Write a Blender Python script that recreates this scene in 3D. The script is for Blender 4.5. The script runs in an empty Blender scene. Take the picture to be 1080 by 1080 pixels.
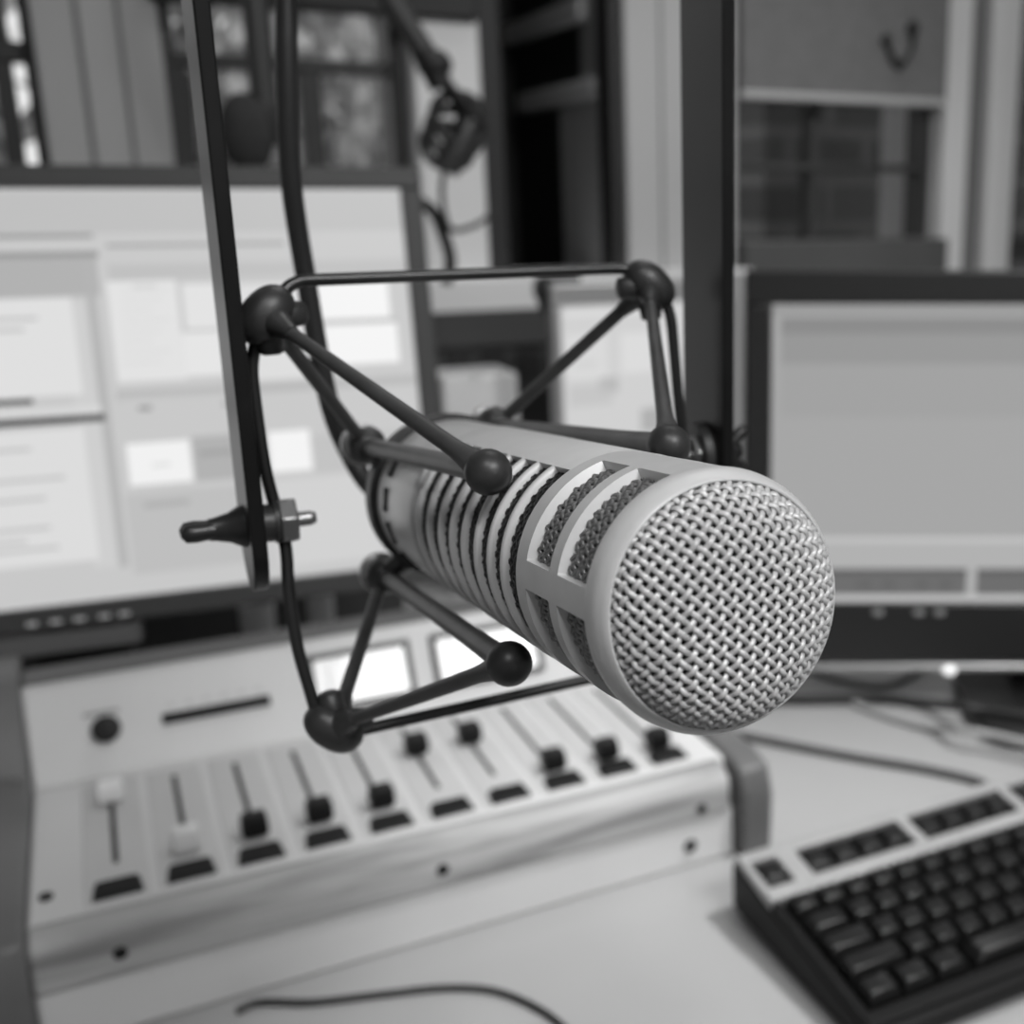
import bpy, math, random
import numpy as np
from math import sin, cos, pi, radians as rad
random.seed(7)
rng = np.random.default_rng(5)
scn = bpy.context.scene
COL = scn.collection
V = lambda *a: np.array(a, dtype=float)

# ------------------------------------------------------------------ the place
# metres; floor z = 0, desk top z = TZ, +Y towards the window wall, the viewer stands at x = y = 0
TZ = 0.75
EYE = V(0, 0, TZ + 0.45)
YAW, PITCH = rad(28.4), math.atan(335 / 1250)
FPX, CXP, CYP = 1250.0, 770.0, 540.0
cY, sY, cP, sP = cos(YAW), sin(YAW), cos(PITCH), sin(PITCH)

def room(h):                      # (right, forward, up) seen from the eye -> room axes
    return V(cY * h[0] + sY * h[1], -sY * h[0] + cY * h[1], h[2])
def ray(px, py):
    x, y = (px - CXP) / FPX, (py - CYP) / FPX
    return room((x, cP - y * sP, -sP - y * cP))
def at(px, py, d): return EYE + ray(px, py) * d
def onY(px, py, Y):
    d = ray(px, py); return EYE + d * (Y / d[1])
def onZ(px, py, z):
    d = ray(px, py); return EYE + d * ((z + TZ - EYE[2]) / d[2])
def nrm(v):
    v = np.asarray(v, float); return v / np.linalg.norm(v)

# ------------------------------------------------------------------ materials
def mat(name, g, rough=.5, metal=0., emit=None, spec=.5, coat=0.):
    m = bpy.data.materials.new(name); m.use_nodes = True
    b = m.node_tree.nodes['Principled BSDF']
    b.inputs['Base Color'].default_value = (g, g, g, 1)
    b.inputs['Roughness'].default_value = rough
    b.inputs['Metallic'].default_value = metal
    b.inputs['Specular IOR Level'].default_value = spec
    b.inputs['Coat Weight'].default_value = coat
    if emit is not None:
        b.inputs['Emission Color'].default_value = (emit, emit, emit, 1)
        b.inputs['Emission Strength'].default_value = 1
    return m
def nodes(m): return m.node_tree.nodes, m.node_tree.links, m.node_tree.nodes['Principled BSDF']
def ramp(N, stops):
    r = N.new('ShaderNodeValToRGB')
    e = r.color_ramp.elements
    while len(e) < len(stops): e.new(.5)
    for k, (p, g) in enumerate(stops):
        e[k].position = p; e[k].color = (g, g, g, 1)
    return r
def noisy(name, g0, g1, scale, rough=.5, metal=0., stretch=(1, 1, 1), bump=0., detail=4., spec=.5):
    m = mat(name, g0, rough, metal, spec=spec); N, L, b = nodes(m)
    tc = N.new('ShaderNodeTexCoord'); mp = N.new('ShaderNodeMapping')
    mp.inputs['Scale'].default_value = stretch
    n = N.new('ShaderNodeTexNoise'); n.inputs['Scale'].default_value = scale; n.inputs['Detail'].default_value = detail
    r = ramp(N, [(.3, g0), (.7, g1)])
    L.new(tc.outputs['Object'], mp.inputs[0]); L.new(mp.outputs[0], n.inputs['Vector'])
    L.new(n.outputs['Fac'], r.inputs[0]); L.new(r.outputs[0], b.inputs['Base Color'])
    if bump:
        bp = N.new('ShaderNodeBump'); bp.inputs['Strength'].default_value = bump; bp.inputs['Distance'].default_value = .001
        L.new(n.outputs['Fac'], bp.inputs['Height']); L.new(bp.outputs[0], b.inputs['Normal'])
    return m

M = {}
M['mic'] = noisy('mic_satin_paint', .60, .65, 90, .42, .1)
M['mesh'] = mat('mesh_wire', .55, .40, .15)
M['mesh_shaded'] = mat('mesh_wire_shaded', .22, .34, .5)  # darker copy of the grille wire, carrying the side screen's shade in colour
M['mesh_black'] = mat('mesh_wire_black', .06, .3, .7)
M['rod'] = noisy('rod_rubber', .07, .11, 80, .4)
M['foam'] = noisy('black_foam', .03, .06, 400, .95, bump=.5)
M['sleeve'] = mat('dark_sleeve', .03, .6)
M['collar'] = noisy('brushed_collar', .62, .68, 60, .35, .5)
M['rubber'] = noisy('black_rubber', .022, .034, 60, .42)
M['band'] = noisy('grey_rubber_band', .035, .06, 80, .45)
M['wire'] = mat('black_coated_wire', .02, .3, .2)
M['yoke'] = noisy('black_yoke_paint', .007, .012, 30, .33, spec=.3)
M['steel'] = mat('dull_steel', .34, .35, .85)
M['darksteel'] = mat('blackened_steel', .035, .35, .5)
M['cable'] = mat('cable_jacket', .022, .45)
M['cable_grey'] = mat('cable_grey', .09, .5)
M['cable_light'] = mat('cable_light', .38, .5)
M['console'] = noisy('console_enamel', .62, .68, 6, .42)
M['strip'] = noisy('channel_strip_enamel', .52, .58, 9, .4)
M['cheek'] = noisy('console_cheek_laminate', .11, .16, 12, .5)
M['knob'] = mat('black_knob', .006, .5, spec=.25)
M['whiteknob'] = mat('white_knob', .8, .4)
M['slot'] = mat('slot_black', .012, .7, spec=.2)
M['print'] = mat('panel_print', .30, .6)
M['meter'] = mat('meter_face', .6, .5, emit=.78)
M['meterframe'] = mat('meter_bezel', .035, .5)
M['meterscale'] = mat('meter_scale', .6, .4, emit=.45)
M['desk'] = noisy('desk_laminate', .36, .41, 3, .42)
M['bezel'] = mat('monitor_bezel', .018, .4)
M['bezel2'] = mat('monitor_bezel_satin', .06, .5)
M['silver'] = mat('monitor_silver', .5, .35, .5)
M['glyph'] = mat('button_print', .4, .5, emit=.16)
M['led'] = mat('power_led', .8, .3, emit=.85)
M['kbd'] = mat('keyboard_black', .005, .5, spec=.2)
M['kbdstrip'] = noisy('keyboard_silver', .36, .42, 20, .4, .3)
M['key'] = mat('keycap_black', .006, .33, spec=.35)
M['wall'] = noisy('wall_paint', .42, .46, 2, .8)
M['frame'] = noisy('white_frame_paint', .68, .74, 3, .5)
M['frame_grey'] = noisy('grey_frame_paint', .44, .50, 3, .6)
M['frame_soft'] = noisy('casing_paint', .42, .47, 3, .5)
M['groove'] = mat('frame_groove', .17, .6)
M['darkframe'] = mat('dark_frame', .035, .5)
M['dark'] = mat('dark_panel', .012, .6)
M['charcoal'] = noisy('charcoal_panel', .035, .05, 5, .55)
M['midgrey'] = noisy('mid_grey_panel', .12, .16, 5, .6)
M['charcoal2'] = noisy('sill_grey', .07, .09, 5, .55)
M['blind'] = noisy('blind_fabric', .15, .18, 60, .85)
M['paper'] = noisy('paper', .82, .95, 14, .8, detail=6)
M['whitebox'] = noisy('white_card', .74, .8, 8, .7)
M['floor'] = noisy('floor_carpet', .05, .09, 120, .95)
M['ceiling'] = mat('ceiling_paint', .6, .9)
M['boomgrey'] = mat('boom_grey', .07, .4, .3)
M['leaf'] = noisy('leaf', .40, .8, 9, .5)
M['bark'] = noisy('bark', .04, .08, 20, .9)
M['outside'] = noisy('ground_outside', .12, .2, 2, .95)
M['diffuser'] = mat('lamp_diffuser', .8, .5, emit=3)
M['cup'] = mat('white_plastic', .6, .4)

def glass(name):
    m = bpy.data.materials.new(name); m.use_nodes = True
    N, L = m.node_tree.nodes, m.node_tree.links
    out = N['Material Output']; N.remove(N['Principled BSDF'])
    t = N.new('ShaderNodeBsdfTransparent'); t.inputs[0].default_value = (.92, .92, .92, 1)
    g = N.new('ShaderNodeBsdfGlossy'); g.inputs['Roughness'].default_value = .03
    f = N.new('ShaderNodeFresnel'); f.inputs[0].default_value = 1.45
    x = N.new('ShaderNodeMixShader')
    L.new(f.outputs[0], x.inputs[0]); L.new(t.outputs[0], x.inputs[1]); L.new(g.outputs[0], x.inputs[2]); L.new(x.outputs[0], out.inputs[0])
    return m
M['glass'] = glass('window_glass')

def wood():
    m = mat('pale_wood', .35, .5); N, L, b = nodes(m)
    tc = N.new('ShaderNodeTexCoord'); mp = N.new('ShaderNodeMapping'); mp.inputs['Scale'].default_value = (2.2, 26, 26)
    n = N.new('ShaderNodeTexNoise'); n.inputs['Scale'].default_value = 3.2; n.inputs['Detail'].default_value = 7; n.inputs['Distortion'].default_value = .6
    r = ramp(N, [(.28, .17), (.5, .38), (.72, .52)])
    L.new(tc.outputs['Object'], mp.inputs[0]); L.new(mp.outputs[0], n.inputs['Vector']); L.new(n.outputs['Fac'], r.inputs[0]); L.new(r.outputs[0], b.inputs['Base Color'])
    return m
M['wood'] = wood()
def brick():
    m = mat('dark_brick', .05, .9); N, L, b = nodes(m)
    tc = N.new('ShaderNodeTexCoord'); mp = N.new('ShaderNodeMapping'); mp.inputs['Rotation'].default_value = (rad(90), 0, 0)
    t = N.new('ShaderNodeTexBrick'); t.inputs['Scale'].default_value = 2.2
    for k, g in (('Color1', .035), ('Color2', .07), ('Mortar', .12)): t.inputs[k].default_value = (g, g, g, 1)
    t.inputs['Mortar Size'].default_value = .03
    L.new(tc.outputs['Object'], mp.inputs[0]); L.new(mp.outputs[0], t.inputs['Vector']); L.new(t.outputs['Color'], b.inputs['Base Color'])
    return m
M['brick'] = brick()
_em = {}
def emi(e):
    e = round(e, 3)
    if e not in _em: _em[e] = mat('screen_light_%d' % int(e * 1000), .02, .35, emit=e)
    return _em[e]

# ------------------------------------------------------------------ mesh collector
def basis(d):
    d = nrm(d); h = V(0, 0, 1) if abs(d[2]) < .9 else V(1, 0, 0)
    x = nrm(np.cross(h, d)); return x, np.cross(d, x), d
WORLD = {}
class MB:
    def __init__(s): s.v = []; s.f = []; s.mi = []; s.n = 0
    def add(s, vs, fs, mi=0):
        vs = np.asarray(vs, float); s.v.append(vs)
        for q in fs: s.f.append(tuple(int(i) + s.n for i in q)); s.mi.append(mi)
        s.n += len(vs); return s
    def obox(s, c, ax, h, mi=0):      # oriented box: centre, three axes, half sizes
        c = np.asarray(c, float); ax = [np.asarray(a, float) for a in ax]
        vs = [c + ax[0] * h[0] * i + ax[1] * h[1] * j + ax[2] * h[2] * k for i in (-1, 1) for j in (-1, 1) for k in (-1, 1)]
        fs = [(0, 1, 3, 2), (4, 6, 7, 5), (0, 4, 5, 1), (2, 3, 7, 6), (0, 2, 6, 4), (1, 5, 7, 3)]
        if np.dot(np.cross(ax[0], ax[1]), ax[2]) < 0: fs = [f[::-1] for f in fs]
        return s.add(vs, fs, mi)
    def box(s, a, b, mi=0):
        a, b = np.asarray(a, float), np.asarray(b, float)
        return s.obox((a + b) / 2, np.eye(3), np.abs(b - a) / 2, mi)
    def tube(s, path, r, sides=10, closed=False, cap=True, mi=0, up=None):
        P = np.asarray(path, float); n = len(P)
        R = np.full(n, r, float) if np.isscalar(r) else np.asarray(r, float)
        T = np.roll(P, -1, 0) - np.roll(P, 1, 0)
        if not closed: T[0] = P[1] - P[0]; T[-1] = P[-1] - P[-2]
        T /= np.linalg.norm(T, axis=1)[:, None] + 1e-12
        vs = np.zeros((n, sides, 3)); a = np.arange(sides) * 2 * pi / sides
        x, y, _ = basis(T[0])
        if up is not None: x = nrm(np.asarray(up, float) - T[0] * np.dot(up, T[0]))
        for i in range(n):
            x = nrm(x - T[i] * np.dot(x, T[i])); y = np.cross(T[i], x)
            vs[i] = P[i] + R[i] * (np.outer(np.cos(a), x) + np.outer(np.sin(a), y))
        fs = []
        for i in range(n if closed else n - 1):
            j = (i + 1) % n
            for k in range(sides):
                l = (k + 1) % sides; fs.append((i * sides + k, i * sides + l, j * sides + l, j * sides + k))
        if cap and not closed: fs.append(tuple(range(sides))[::-1]); fs.append(tuple((n - 1) * sides + k for k in range(sides)))
        return s.add(vs.reshape(-1, 3), fs, mi)
    def lathe(s, o, d, prof, seg=48, x=None, mi=0, a0=0., a1=2 * pi, capends=False):
        # prof: (along, radius) pairs around the axis o + along*d
        o = np.asarray(o, float); X, Y, d = basis(d)
        if x is not None: X = nrm(np.asarray(x, float) - d * np.dot(x, d)); Y = np.cross(d, X)
        full = abs(a1 - a0 - 2 * pi) < 1e-6; m = seg if full else seg + 1; k = len(prof)
        vs = []
        for i in range(m):
            t = a0 + (a1 - a0) * i / seg; e = X * cos(t) + Y * sin(t)
            vs += [o + d * p + e * q for p, q in prof]
        fs = []
        for i in range(seg):
            j = (i + 1) % m
            for q in range(k - 1): fs.append((i * k + q, j * k + q, j * k + q + 1, i * k + q + 1))
        if capends and not full:
            fs.append(tuple(range(k))); fs.append(tuple(seg * k + q for q in range(k))[::-1])
        return s.add(vs, fs, mi)
    def ell(s, c, ax, r, seg=24, rings=14, mi=0, power=1.):
        c = np.asarray(c, float); vs = []
        for i in range(rings + 1):
            t = pi * i / rings
            for j in range(seg):
                p = 2 * pi * j / seg
                q = V(sin(t) * cos(p), sin(t) * sin(p), cos(t)); q = np.sign(q) * np.abs(q) ** power
                vs.append(c + ax[0] * q[0] * r[0] + ax[1] * q[1] * r[1] + ax[2] * q[2] * r[2])
        fs = [(i * seg + j, (i + 1) * seg + j, (i + 1) * seg + (j + 1) % seg, i * seg + (j + 1) % seg) for i in range(rings) for j in range(seg)]
        return s.add(vs, fs, mi)
    def prism(s, poly, o, ux, uy, d, mi=0):   # outline in the plane (o, ux, uy), pushed along the vector d
        o, ux, uy, d = (np.asarray(k, float) for k in (o, ux, uy, d)); n = len(poly)
        a = [o + ux * p + uy * q for p, q in poly]; vs = a + [p + d for p in a]
        fs = [tuple(range(n))[::-1], tuple(range(n, 2 * n))] + [(i, (i + 1) % n, n + (i + 1) % n, n + i) for i in range(n)]
        area = sum(poly[i][0] * poly[(i + 1) % n][1] - poly[(i + 1) % n][0] * poly[i][1] for i in range(n))
        if area * np.dot(np.cross(ux, uy), d) < 0: fs = [f[::-1] for f in fs]
        return s.add(vs, fs, mi)
    def build(s, name, m, parent=None, smooth=35, bevel=0., seg=2):
        vs = np.concatenate(s.v); c = (vs.min(0) + vs.max(0)) / 2
        me = bpy.data.meshes.new(name); me.from_pydata((vs - c).tolist(), [], s.f)
        ms = m if isinstance(m, (list, tuple)) else [m]
        for k in ms: me.materials.append(k)
        if len(ms) > 1: me.polygons.foreach_set('material_index', s.mi)
        if smooth:
            me.polygons.foreach_set('use_smooth', [True] * len(me.polygons)); me.set_sharp_from_angle(angle=rad(smooth))
        me.update(); o = bpy.data.objects.new(name, me); COL.objects.link(o)
        WORLD[o] = c; o.location = c
        if parent is not None: o.parent = parent; o.location = c - WORLD[parent]
        if bevel:
            b = o.modifiers.new('bevel', 'BEVEL'); b.width = bevel; b.segments = seg; b.limit_method = 'ANGLE'; b.angle_limit = rad(40)
        return o
def thing(name, loc, label, cat, group=None):
    o = bpy.data.objects.new(name, None); o.empty_display_size = .05; COL.objects.link(o)
    o.location = loc; WORLD[o] = V(*loc); return tag(o, label, cat, group)
def tag(o, label, cat, group=None):
    o['label'] = label; o['category'] = cat
    if group: o['group'] = group
    return o
def struct(o, label=None):
    o['kind'] = 'structure'
    if label: o['label'] = label
    return o
def bez(pts, n=10):                   # smooth curve through points
    P = [np.asarray(p, float) for p in pts]; P = [2 * P[0] - P[1]] + P + [2 * P[-1] - P[-2]]; out = []
    for i in range(1, len(P) - 2):
        for k in range(n):
            t = k / n; a, b, c, d = P[i - 1:i + 3]
            out.append(.5 * (2 * b + (c - a) * t + (2 * a - 5 * b + 4 * c - d) * t * t + (3 * b - a - 3 * c + d) * t ** 3))
    out.append(P[-2]); return np.array(out)
def rounded(pts, rad_, n=6):          # polyline with rounded corners
    P = [np.asarray(p, float) for p in pts]; out = [P[0]]
    for i in range(1, len(P) - 1):
        a, b, c = P[i - 1:i + 2]; u, v = nrm(a - b), nrm(c - b)
        r = min(rad_, np.linalg.norm(a - b) * .45, np.linalg.norm(c - b) * .45)
        for k in range(n + 1):
            t = k / n; out.append((1 - t) ** 2 * (b + u * r) + 2 * t * (1 - t) * b + t * t * (b + v * r))
    out.append(P[-1]); return np.array(out)

# ================================================================== MICROPHONE
MC = EYE + room((-.00195, .22459593, -.07917426))      # centre of the front rim
MA = nrm(room((.47318433, -.8740746, .10995537)))        # axis, towards the viewer
MR = nrm(room((.87779714, .47836936, .02519801)))
MU = nrm(np.cross(MA, MR))
if MU[2] < 0: MU = -MU
RB, RM = .0272, .0249
def cyl(s, phi, R): # s metres behind the rim, phi degrees clockwise from the top
    t = rad(phi); return MC - MA * s + (MR * sin(t) + MU * cos(t)) * R
mic = thing('studio_microphone', MC - MA * .1, 'large pale dynamic microphone with a woven wire front grille, held in the shock mount', 'microphone')

b = MB()                                             # rim + slotted head cage
prof = [(.0029, .0250), (.0030, .0253), (.0028, .0256), (.0016, .02625), (.0004, .02685), (-.0008, .0272), (-.0024, .0274), (-.0044, .0273), (-.0049, RB)]
b.lathe(MC, MA, [(-.004, .0246), (.0026, .0249)] + prof, 128, MU)
S = [.0049, .0056, .0199, .0206, .0254, .0261, .0390, .0400, .0465]
PH = []
WIN = [(13, 75.2), (88.4, 167), (193, 271.6), (284.8, 347)]
for w0, w1 in WIN:
    PH += [w0, w0 + 1.0] + list(np.arange(w0 + 4, w1 - 3, 3.)) + [w1 - 1.0, w1]
PH += list(np.arange(-13, 13, 4.)) + [81.8, 170, 175, 180, 185, 190, 278.2]
PH = sorted({round(float(p) % 360, 3) for p in PH})
def cav(s, p):
    inS = 2 if (.0055 < s < .0200 or .0260 < s < .0391) else (1 if (.0048 < s < .0207 or .0253 < s < .0401) else 0)
    inP = 0
    for w0, w1 in WIN:
        if w0 + .9 < p < w1 - .9: inP = 2
        elif w0 - .1 < p < w1 + .1: inP = max(inP, 1)
    return inS, inP
def rad_of(s, p):
    i, j = cav(s, p)
    return RM - .0006 if (i == 2 and j == 2) else RB
grid = [[cyl(s, p, rad_of(s, p)) for s in S] for p in PH]
fs = []; ns = len(S); npn = len(PH)
for i in range(npn):
    j = (i + 1) % npn
    pm = (PH[i] + (PH[j] if j else PH[j] + 360)) / 2 % 360
    for k in range(ns - 1):
        a, c = cav((S[k] + S[k + 1]) / 2, pm)
        low = [rad_of(S[q], PH[w]) < RB - .001 for q, w in ((k, i), (k, j), (k + 1, j), (k + 1, i))]
        if all(low): continue
        fs.append((i * ns + k, i * ns + k + 1, j * ns + k + 1, j * ns + k))
b.add([p for row in grid for p in row], fs)
b.lathe(MC, -MA, [(.0465, RB), (.0470, .0271), (.0470, .0240)], 96, MU)
b.build('head_cage', M['mic'], mic, smooth=28)

# woven wire: front dome
Rg, HD, p_, wr, amp = .0247, .0132, .00214, .00060, .00048
def dome(q):                      # height over the rim plane at radius q
    q = min(1., q / Rg); return -.0018 + HD * (1 - q ** 2.8) ** .42
_q = np.linspace(0, 1, 4001) ** .5 * Rg; _q[-1] = Rg
_z = np.array([dome(k) for k in _q]); _arc = np.concatenate([[0], np.cumsum(np.hypot(np.diff(_q), np.diff(_z)))]); LA = _arc[-1] - .0016
def domeP(x, y):                  # lattice coordinates are arc lengths from the crown
    l = math.hypot(x, y); q = float(np.interp(l, _arc, _q)); z = float(np.interp(l, _arc, _z))
    q1, z1 = float(np.interp(l + 2e-4, _arc, _q)), float(np.interp(l + 2e-4, _arc, _z)); q0, z0 = float(np.interp(max(l - 2e-4, 0), _arc, _q)), float(np.interp(max(l - 2e-4, 0), _arc, _z))
    dq, dz = q1 - q0, z1 - z0; h = math.hypot(dq, dz) + 1e-12
    e = V(x, y, 0) / max(l, 1e-9); n = e * (-dz / h) + V(0, 0, dq / h)
    return e * q + V(0, 0, z), n
def to3(q): return MC + MR * q[0] + MU * q[1] + MA * q[2]
b = MB(); ca, sa = cos(rad(45)), sin(rad(45)); NW = int(LA / p_)
for fam in (0, 1):
    for i in range(-NW, NW + 1):
        off = i * p_; half = math.sqrt(max(LA * LA - off * off, 0)) - 1e-5
        if half < p_ * .6: continue
        ts = list(np.arange(math.ceil(-half / (p_ / 6)), math.floor(half / (p_ / 6)) + 1) * (p_ / 6))
        ts = [-half, -half * .9995] + [t for t in ts if abs(t) < half * .999] + [half * .9995, half]
        path = []
        for t in ts:
            x, y = (ca * t - sa * off, sa * t + ca * off) if fam == 0 else (sa * t + ca * off, -ca * t + sa * off)
            q, n = domeP(x, y)
            s_ = cos(pi * t / p_) * (1 if i % 2 == 0 else -1) * (1 if fam == 0 else -1)
            path.append(to3(q + n * amp * s_))
        b.tube(path, wr, 6, cap=False)
b.build('front_grille', M['mesh'], mic, smooth=60)
b = MB()
b.lathe(MC, MA, [(dome(r) - .0018, r * .95) for r in _q[::160] + 1e-5] + [(-.004, Rg * .95), (-.01, .022)], 48, MU)
b.build('pop_filter', M['foam'], mic)
# woven wire: side screen behind the cage and behind the front ribs
b = MB(); NWc = 60; ps = 2 * pi * RM / NWc    # crossing spacing round the body
def screen(s0, s1, wr, amp, RM):
    L = s1 - s0; steps = int(L / (ps / 2) * 4)
    for fam in (1, -1):
        for i in range(NWc):
            path = []
            for k in range(steps + 1):
                z = L * k / steps
                ang = i * 360 / NWc + fam * z / (ps) * 360 / NWc
                path.append(cyl(s0 + z, ang, RM - .0002 + amp * fam * cos(2 * pi * z / ps + (pi if i % 2 else 0))))
            b.tube(path, wr, 5, cap=False)
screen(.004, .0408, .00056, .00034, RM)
b.build('side_screen', M['mesh_shaded'], mic, smooth=80)
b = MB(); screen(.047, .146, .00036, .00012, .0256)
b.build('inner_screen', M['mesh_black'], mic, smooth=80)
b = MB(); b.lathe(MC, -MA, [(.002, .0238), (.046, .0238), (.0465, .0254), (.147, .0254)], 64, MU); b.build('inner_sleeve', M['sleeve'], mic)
# ribbed body: spines, fins, rear tube
b = MB()
def arc(s0, s1, f0, f1, r0, r1, n, edge=.0007, mi=0):
    pr = [(s0, r0), (s0, r1 - edge), (s0 + edge * .4, r1 - edge * .3), (s0 + edge, r1), (s1 - edge, r1), (s1 - edge * .4, r1 - edge * .3), (s1, r1 - edge), (s1, r0)]
    vs = []; m = len(pr)
    for i in range(n + 1):
        p = f0 + (f1 - f0) * i / n
        vs += [cyl(s, p, r) for s, r in pr]
    fs = [(i * m + k, i * m + k + 1, (i + 1) * m + k + 1, (i + 1) * m + k) for i in range(n) for k in range(m - 1)]
    fs += [tuple(range(m))[::-1], tuple(n * m + k for k in range(m))]
    b.add(vs, fs, mi)
arc(.0462, .147, -25.8, 25.8, .0222, .0272, 16, .0003)
arc(.0462, .147, 154.2, 205.8, .0222, .0272, 16, .0003)
for k, s in enumerate([.0578, .0684, .0794, .0910, .1022, .1136, .1262, .1392]):
    for f0, f1 in ((25.5, 154.5), (205.5, 334.5)): arc(s - .0014, s + .0014, f0, f1, .0250, .0273, 44, .0010)
b.lathe(MC, -MA, [(.1455, .0240), (.1455, .0268), (.1462, .0272), (.1478, .0272)], 96, MU)
b.build('ribbed_body', M['mic'], mic, smooth=40)
b = MB()
b.lathe(MC, -MA, [(.1478, .0266), (.1485, .0268), (.1935, .0268), (.1952, .0262), (.1960, .0245), (.2000, .0200), (.2080, .0150), (.2090, .0128), (.2200, .0125), (.2200, .0001)], 96, MU)
cl = b.build('rear_collar', M['collar'], mic, smooth=35)
b = MB()
for ph in (-104, -80, -56, -128):
    o = cyl(.181, ph, .0268); n_ = nrm(o - (MC - MA * .181)); t_ = np.cross(MA, n_)
    b.obox(o, (MA, t_, n_), (.0014, .0038, .0005))
b.build('vent_slot', M['slot'], cl)

# ================================================================== SHOCK MOUNT
nodeD = dict(A=(281, 333, .338), D=(684, 302, .391), G=(353, 766, .360), K=(707, 700, .413), B=(515, 498, .285), C=(386, 470, .408), E=(705, 470, .307),
             F=(522, 449, .430), H=(537, 700, .293), I=(405, 607, .417), Mm=(721, 656, .315), N=(544, 575, .439))
ND = {k: at(*v) for k, v in nodeD.items()}
AX = (MR, MU, MA)
mount = thing('shock_mount', (ND['A'] + ND['K']) / 2, 'black wire and rubber shock mount hung in a flat two-armed yoke, cradling the microphone', 'microphone mount')
PL, PR = at(296, 550, .350), at(739, 479, .408)         # the two pivots
# outer wire frame, closed loop
loop = [ND['A'] + MU * .004 + MR * .003, at(310, 296, .342), at(657, 283, .388), ND['D'] + MU * .004, at(707, 325, .394), at(717, 440, .402), PR - MR * .006 - MU * .004, at(722, 560, .409),
        ND['K'], at(640, 712, .405), ND['G'] + MR * .004 - MU * .003, ND['G'] - MR * .004 - MU * .002, at(327, 728, .356), at(315, 690, .354), at(304, 625, .352), PL + MR * .0008 + MU * -.006, at(281, 505, .347), at(271, 440, .344), at(263, 374, .341)]
loop = loop + [loop[0]]
path = rounded(loop[:-1] + [loop[0]], .012, 6)
b = MB(); b.tube(path, .00185, 12); b.build('wire_frame', M['wire'], mount, smooth=60)
def blobdir(k): return nrm(ND[k] - (MC - MA * .158))
# big moulded corner joints
for k, ends in (('A', 'BC'), ('D', 'EF'), ('G', 'HI'), ('K', ('Mm', 'N'))):
    b = MB(); c = ND[k]; out = nrm((MR if k in 'DK' else -MR) + (MU if k in 'AD' else -MU))
    tan = np.cross(MA, out)
    c2 = c + out * .0004
    b.ell(c2, (out, tan, MA), (.0066, .0096, .0076), 28, 18, power=.92)
    for e in ends:
        d = nrm(ND[e] - c); b.tube([c + d * .001, c + d * .005, c + d * .009, c + d * .014], [.0058, .0048, .0032, .0022], 14)
    sA = -1 if k in 'AG' else 1; sU = 1 if k in 'AD' else -1
    for w in (-MR * sA, -MU * sU):
        b.tube([c, c + w * .006, c + w * .0105, c + w * .0112], [.0050, .0040, .0034, .002], 14)
    b.build('corner_joint', M['rubber'], mount, smooth=60)
# stretched rubber strands
for p, q in ('AB', 'AC', 'DE', 'DF', 'GH', 'GI', ('K', 'Mm'), ('K', 'N')):
    P, Q = ND[p], ND[q]; n = 24; front = q in ('B', 'E', 'H', 'Mm'); b = MB(); d = nrm(Q - P); L = np.linalg.norm(Q - P)
    ts = np.linspace(.006 / L, 1 - .004 / L, n); r = []
    for t in ts:
        base = .0018 + (.0006 * t if front else .0004)
        e = (1 - t) * L
        if front: base += .0026 * max(0, 1 - e / .016) ** 2
        r.append(base)
    b.tube([P + d * t * L for t in ts], r, 14); b.build('strand', M['band'], mount, smooth=60)
# front ball ends, inner rods and rear joints
for f, r_ in (('B', 'C'), ('E', 'F'), ('H', 'I'), ('Mm', 'N')):
    P, Q = ND[f], ND[r_]; d = nrm(P - Q)
    b = MB(); b.ell(P, basis(d), (.0057, .0057, .0060), 28, 18)
    x, y, _ = basis(d); b.build('ball_end', M['rubber'], mount, smooth=80)
    b = MB(); L = np.linalg.norm(P - Q); ts = np.linspace(0.05, .97, 16)
    b.tube([Q + d * L * t for t in ts], [.0029 + .0004 * max(0, (t - .8) * 5) for t in ts], 16); b.build('inner_rod', M['rod'], mount, smooth=60)
    b = MB(); ax = basis(d)
    b.ell(Q, ax, (.0066, .0066, .0078), 24, 14, power=.85)
    x, y, _ = ax
    j = b.build('rear_joint', M['rubber'], mount, smooth=60)
    b = MB(); b.lathe(Q - d * .0055, d, [(-.0022, .0048), (-.0018, .0074), (.0012, .0074), (.0018, .0062)], 24); b.build('washer', M['steel'], j)
# clamp ring that grips the rear collar and reaches the four rear joints
b = MB(); ring = MC - MA * .2015
b.lathe(ring, MA, [(-.0035, .0215), (-.0035, .0285), (.0035, .0285), (.0035, .0272), (.0035, .0215)], 64)
for k in 'CFIN':
    e = ND[k]; v = e - ring; v -= MA * np.dot(v, MA); s = ring + nrm(v) * .026
    b.tube([s, (s + e) / 2 + nrm(v) * .001, e], [.0046, .0042, .0044], 12)
b.build('clamp_ring', M['rubber'], mount, smooth=50)
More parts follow.
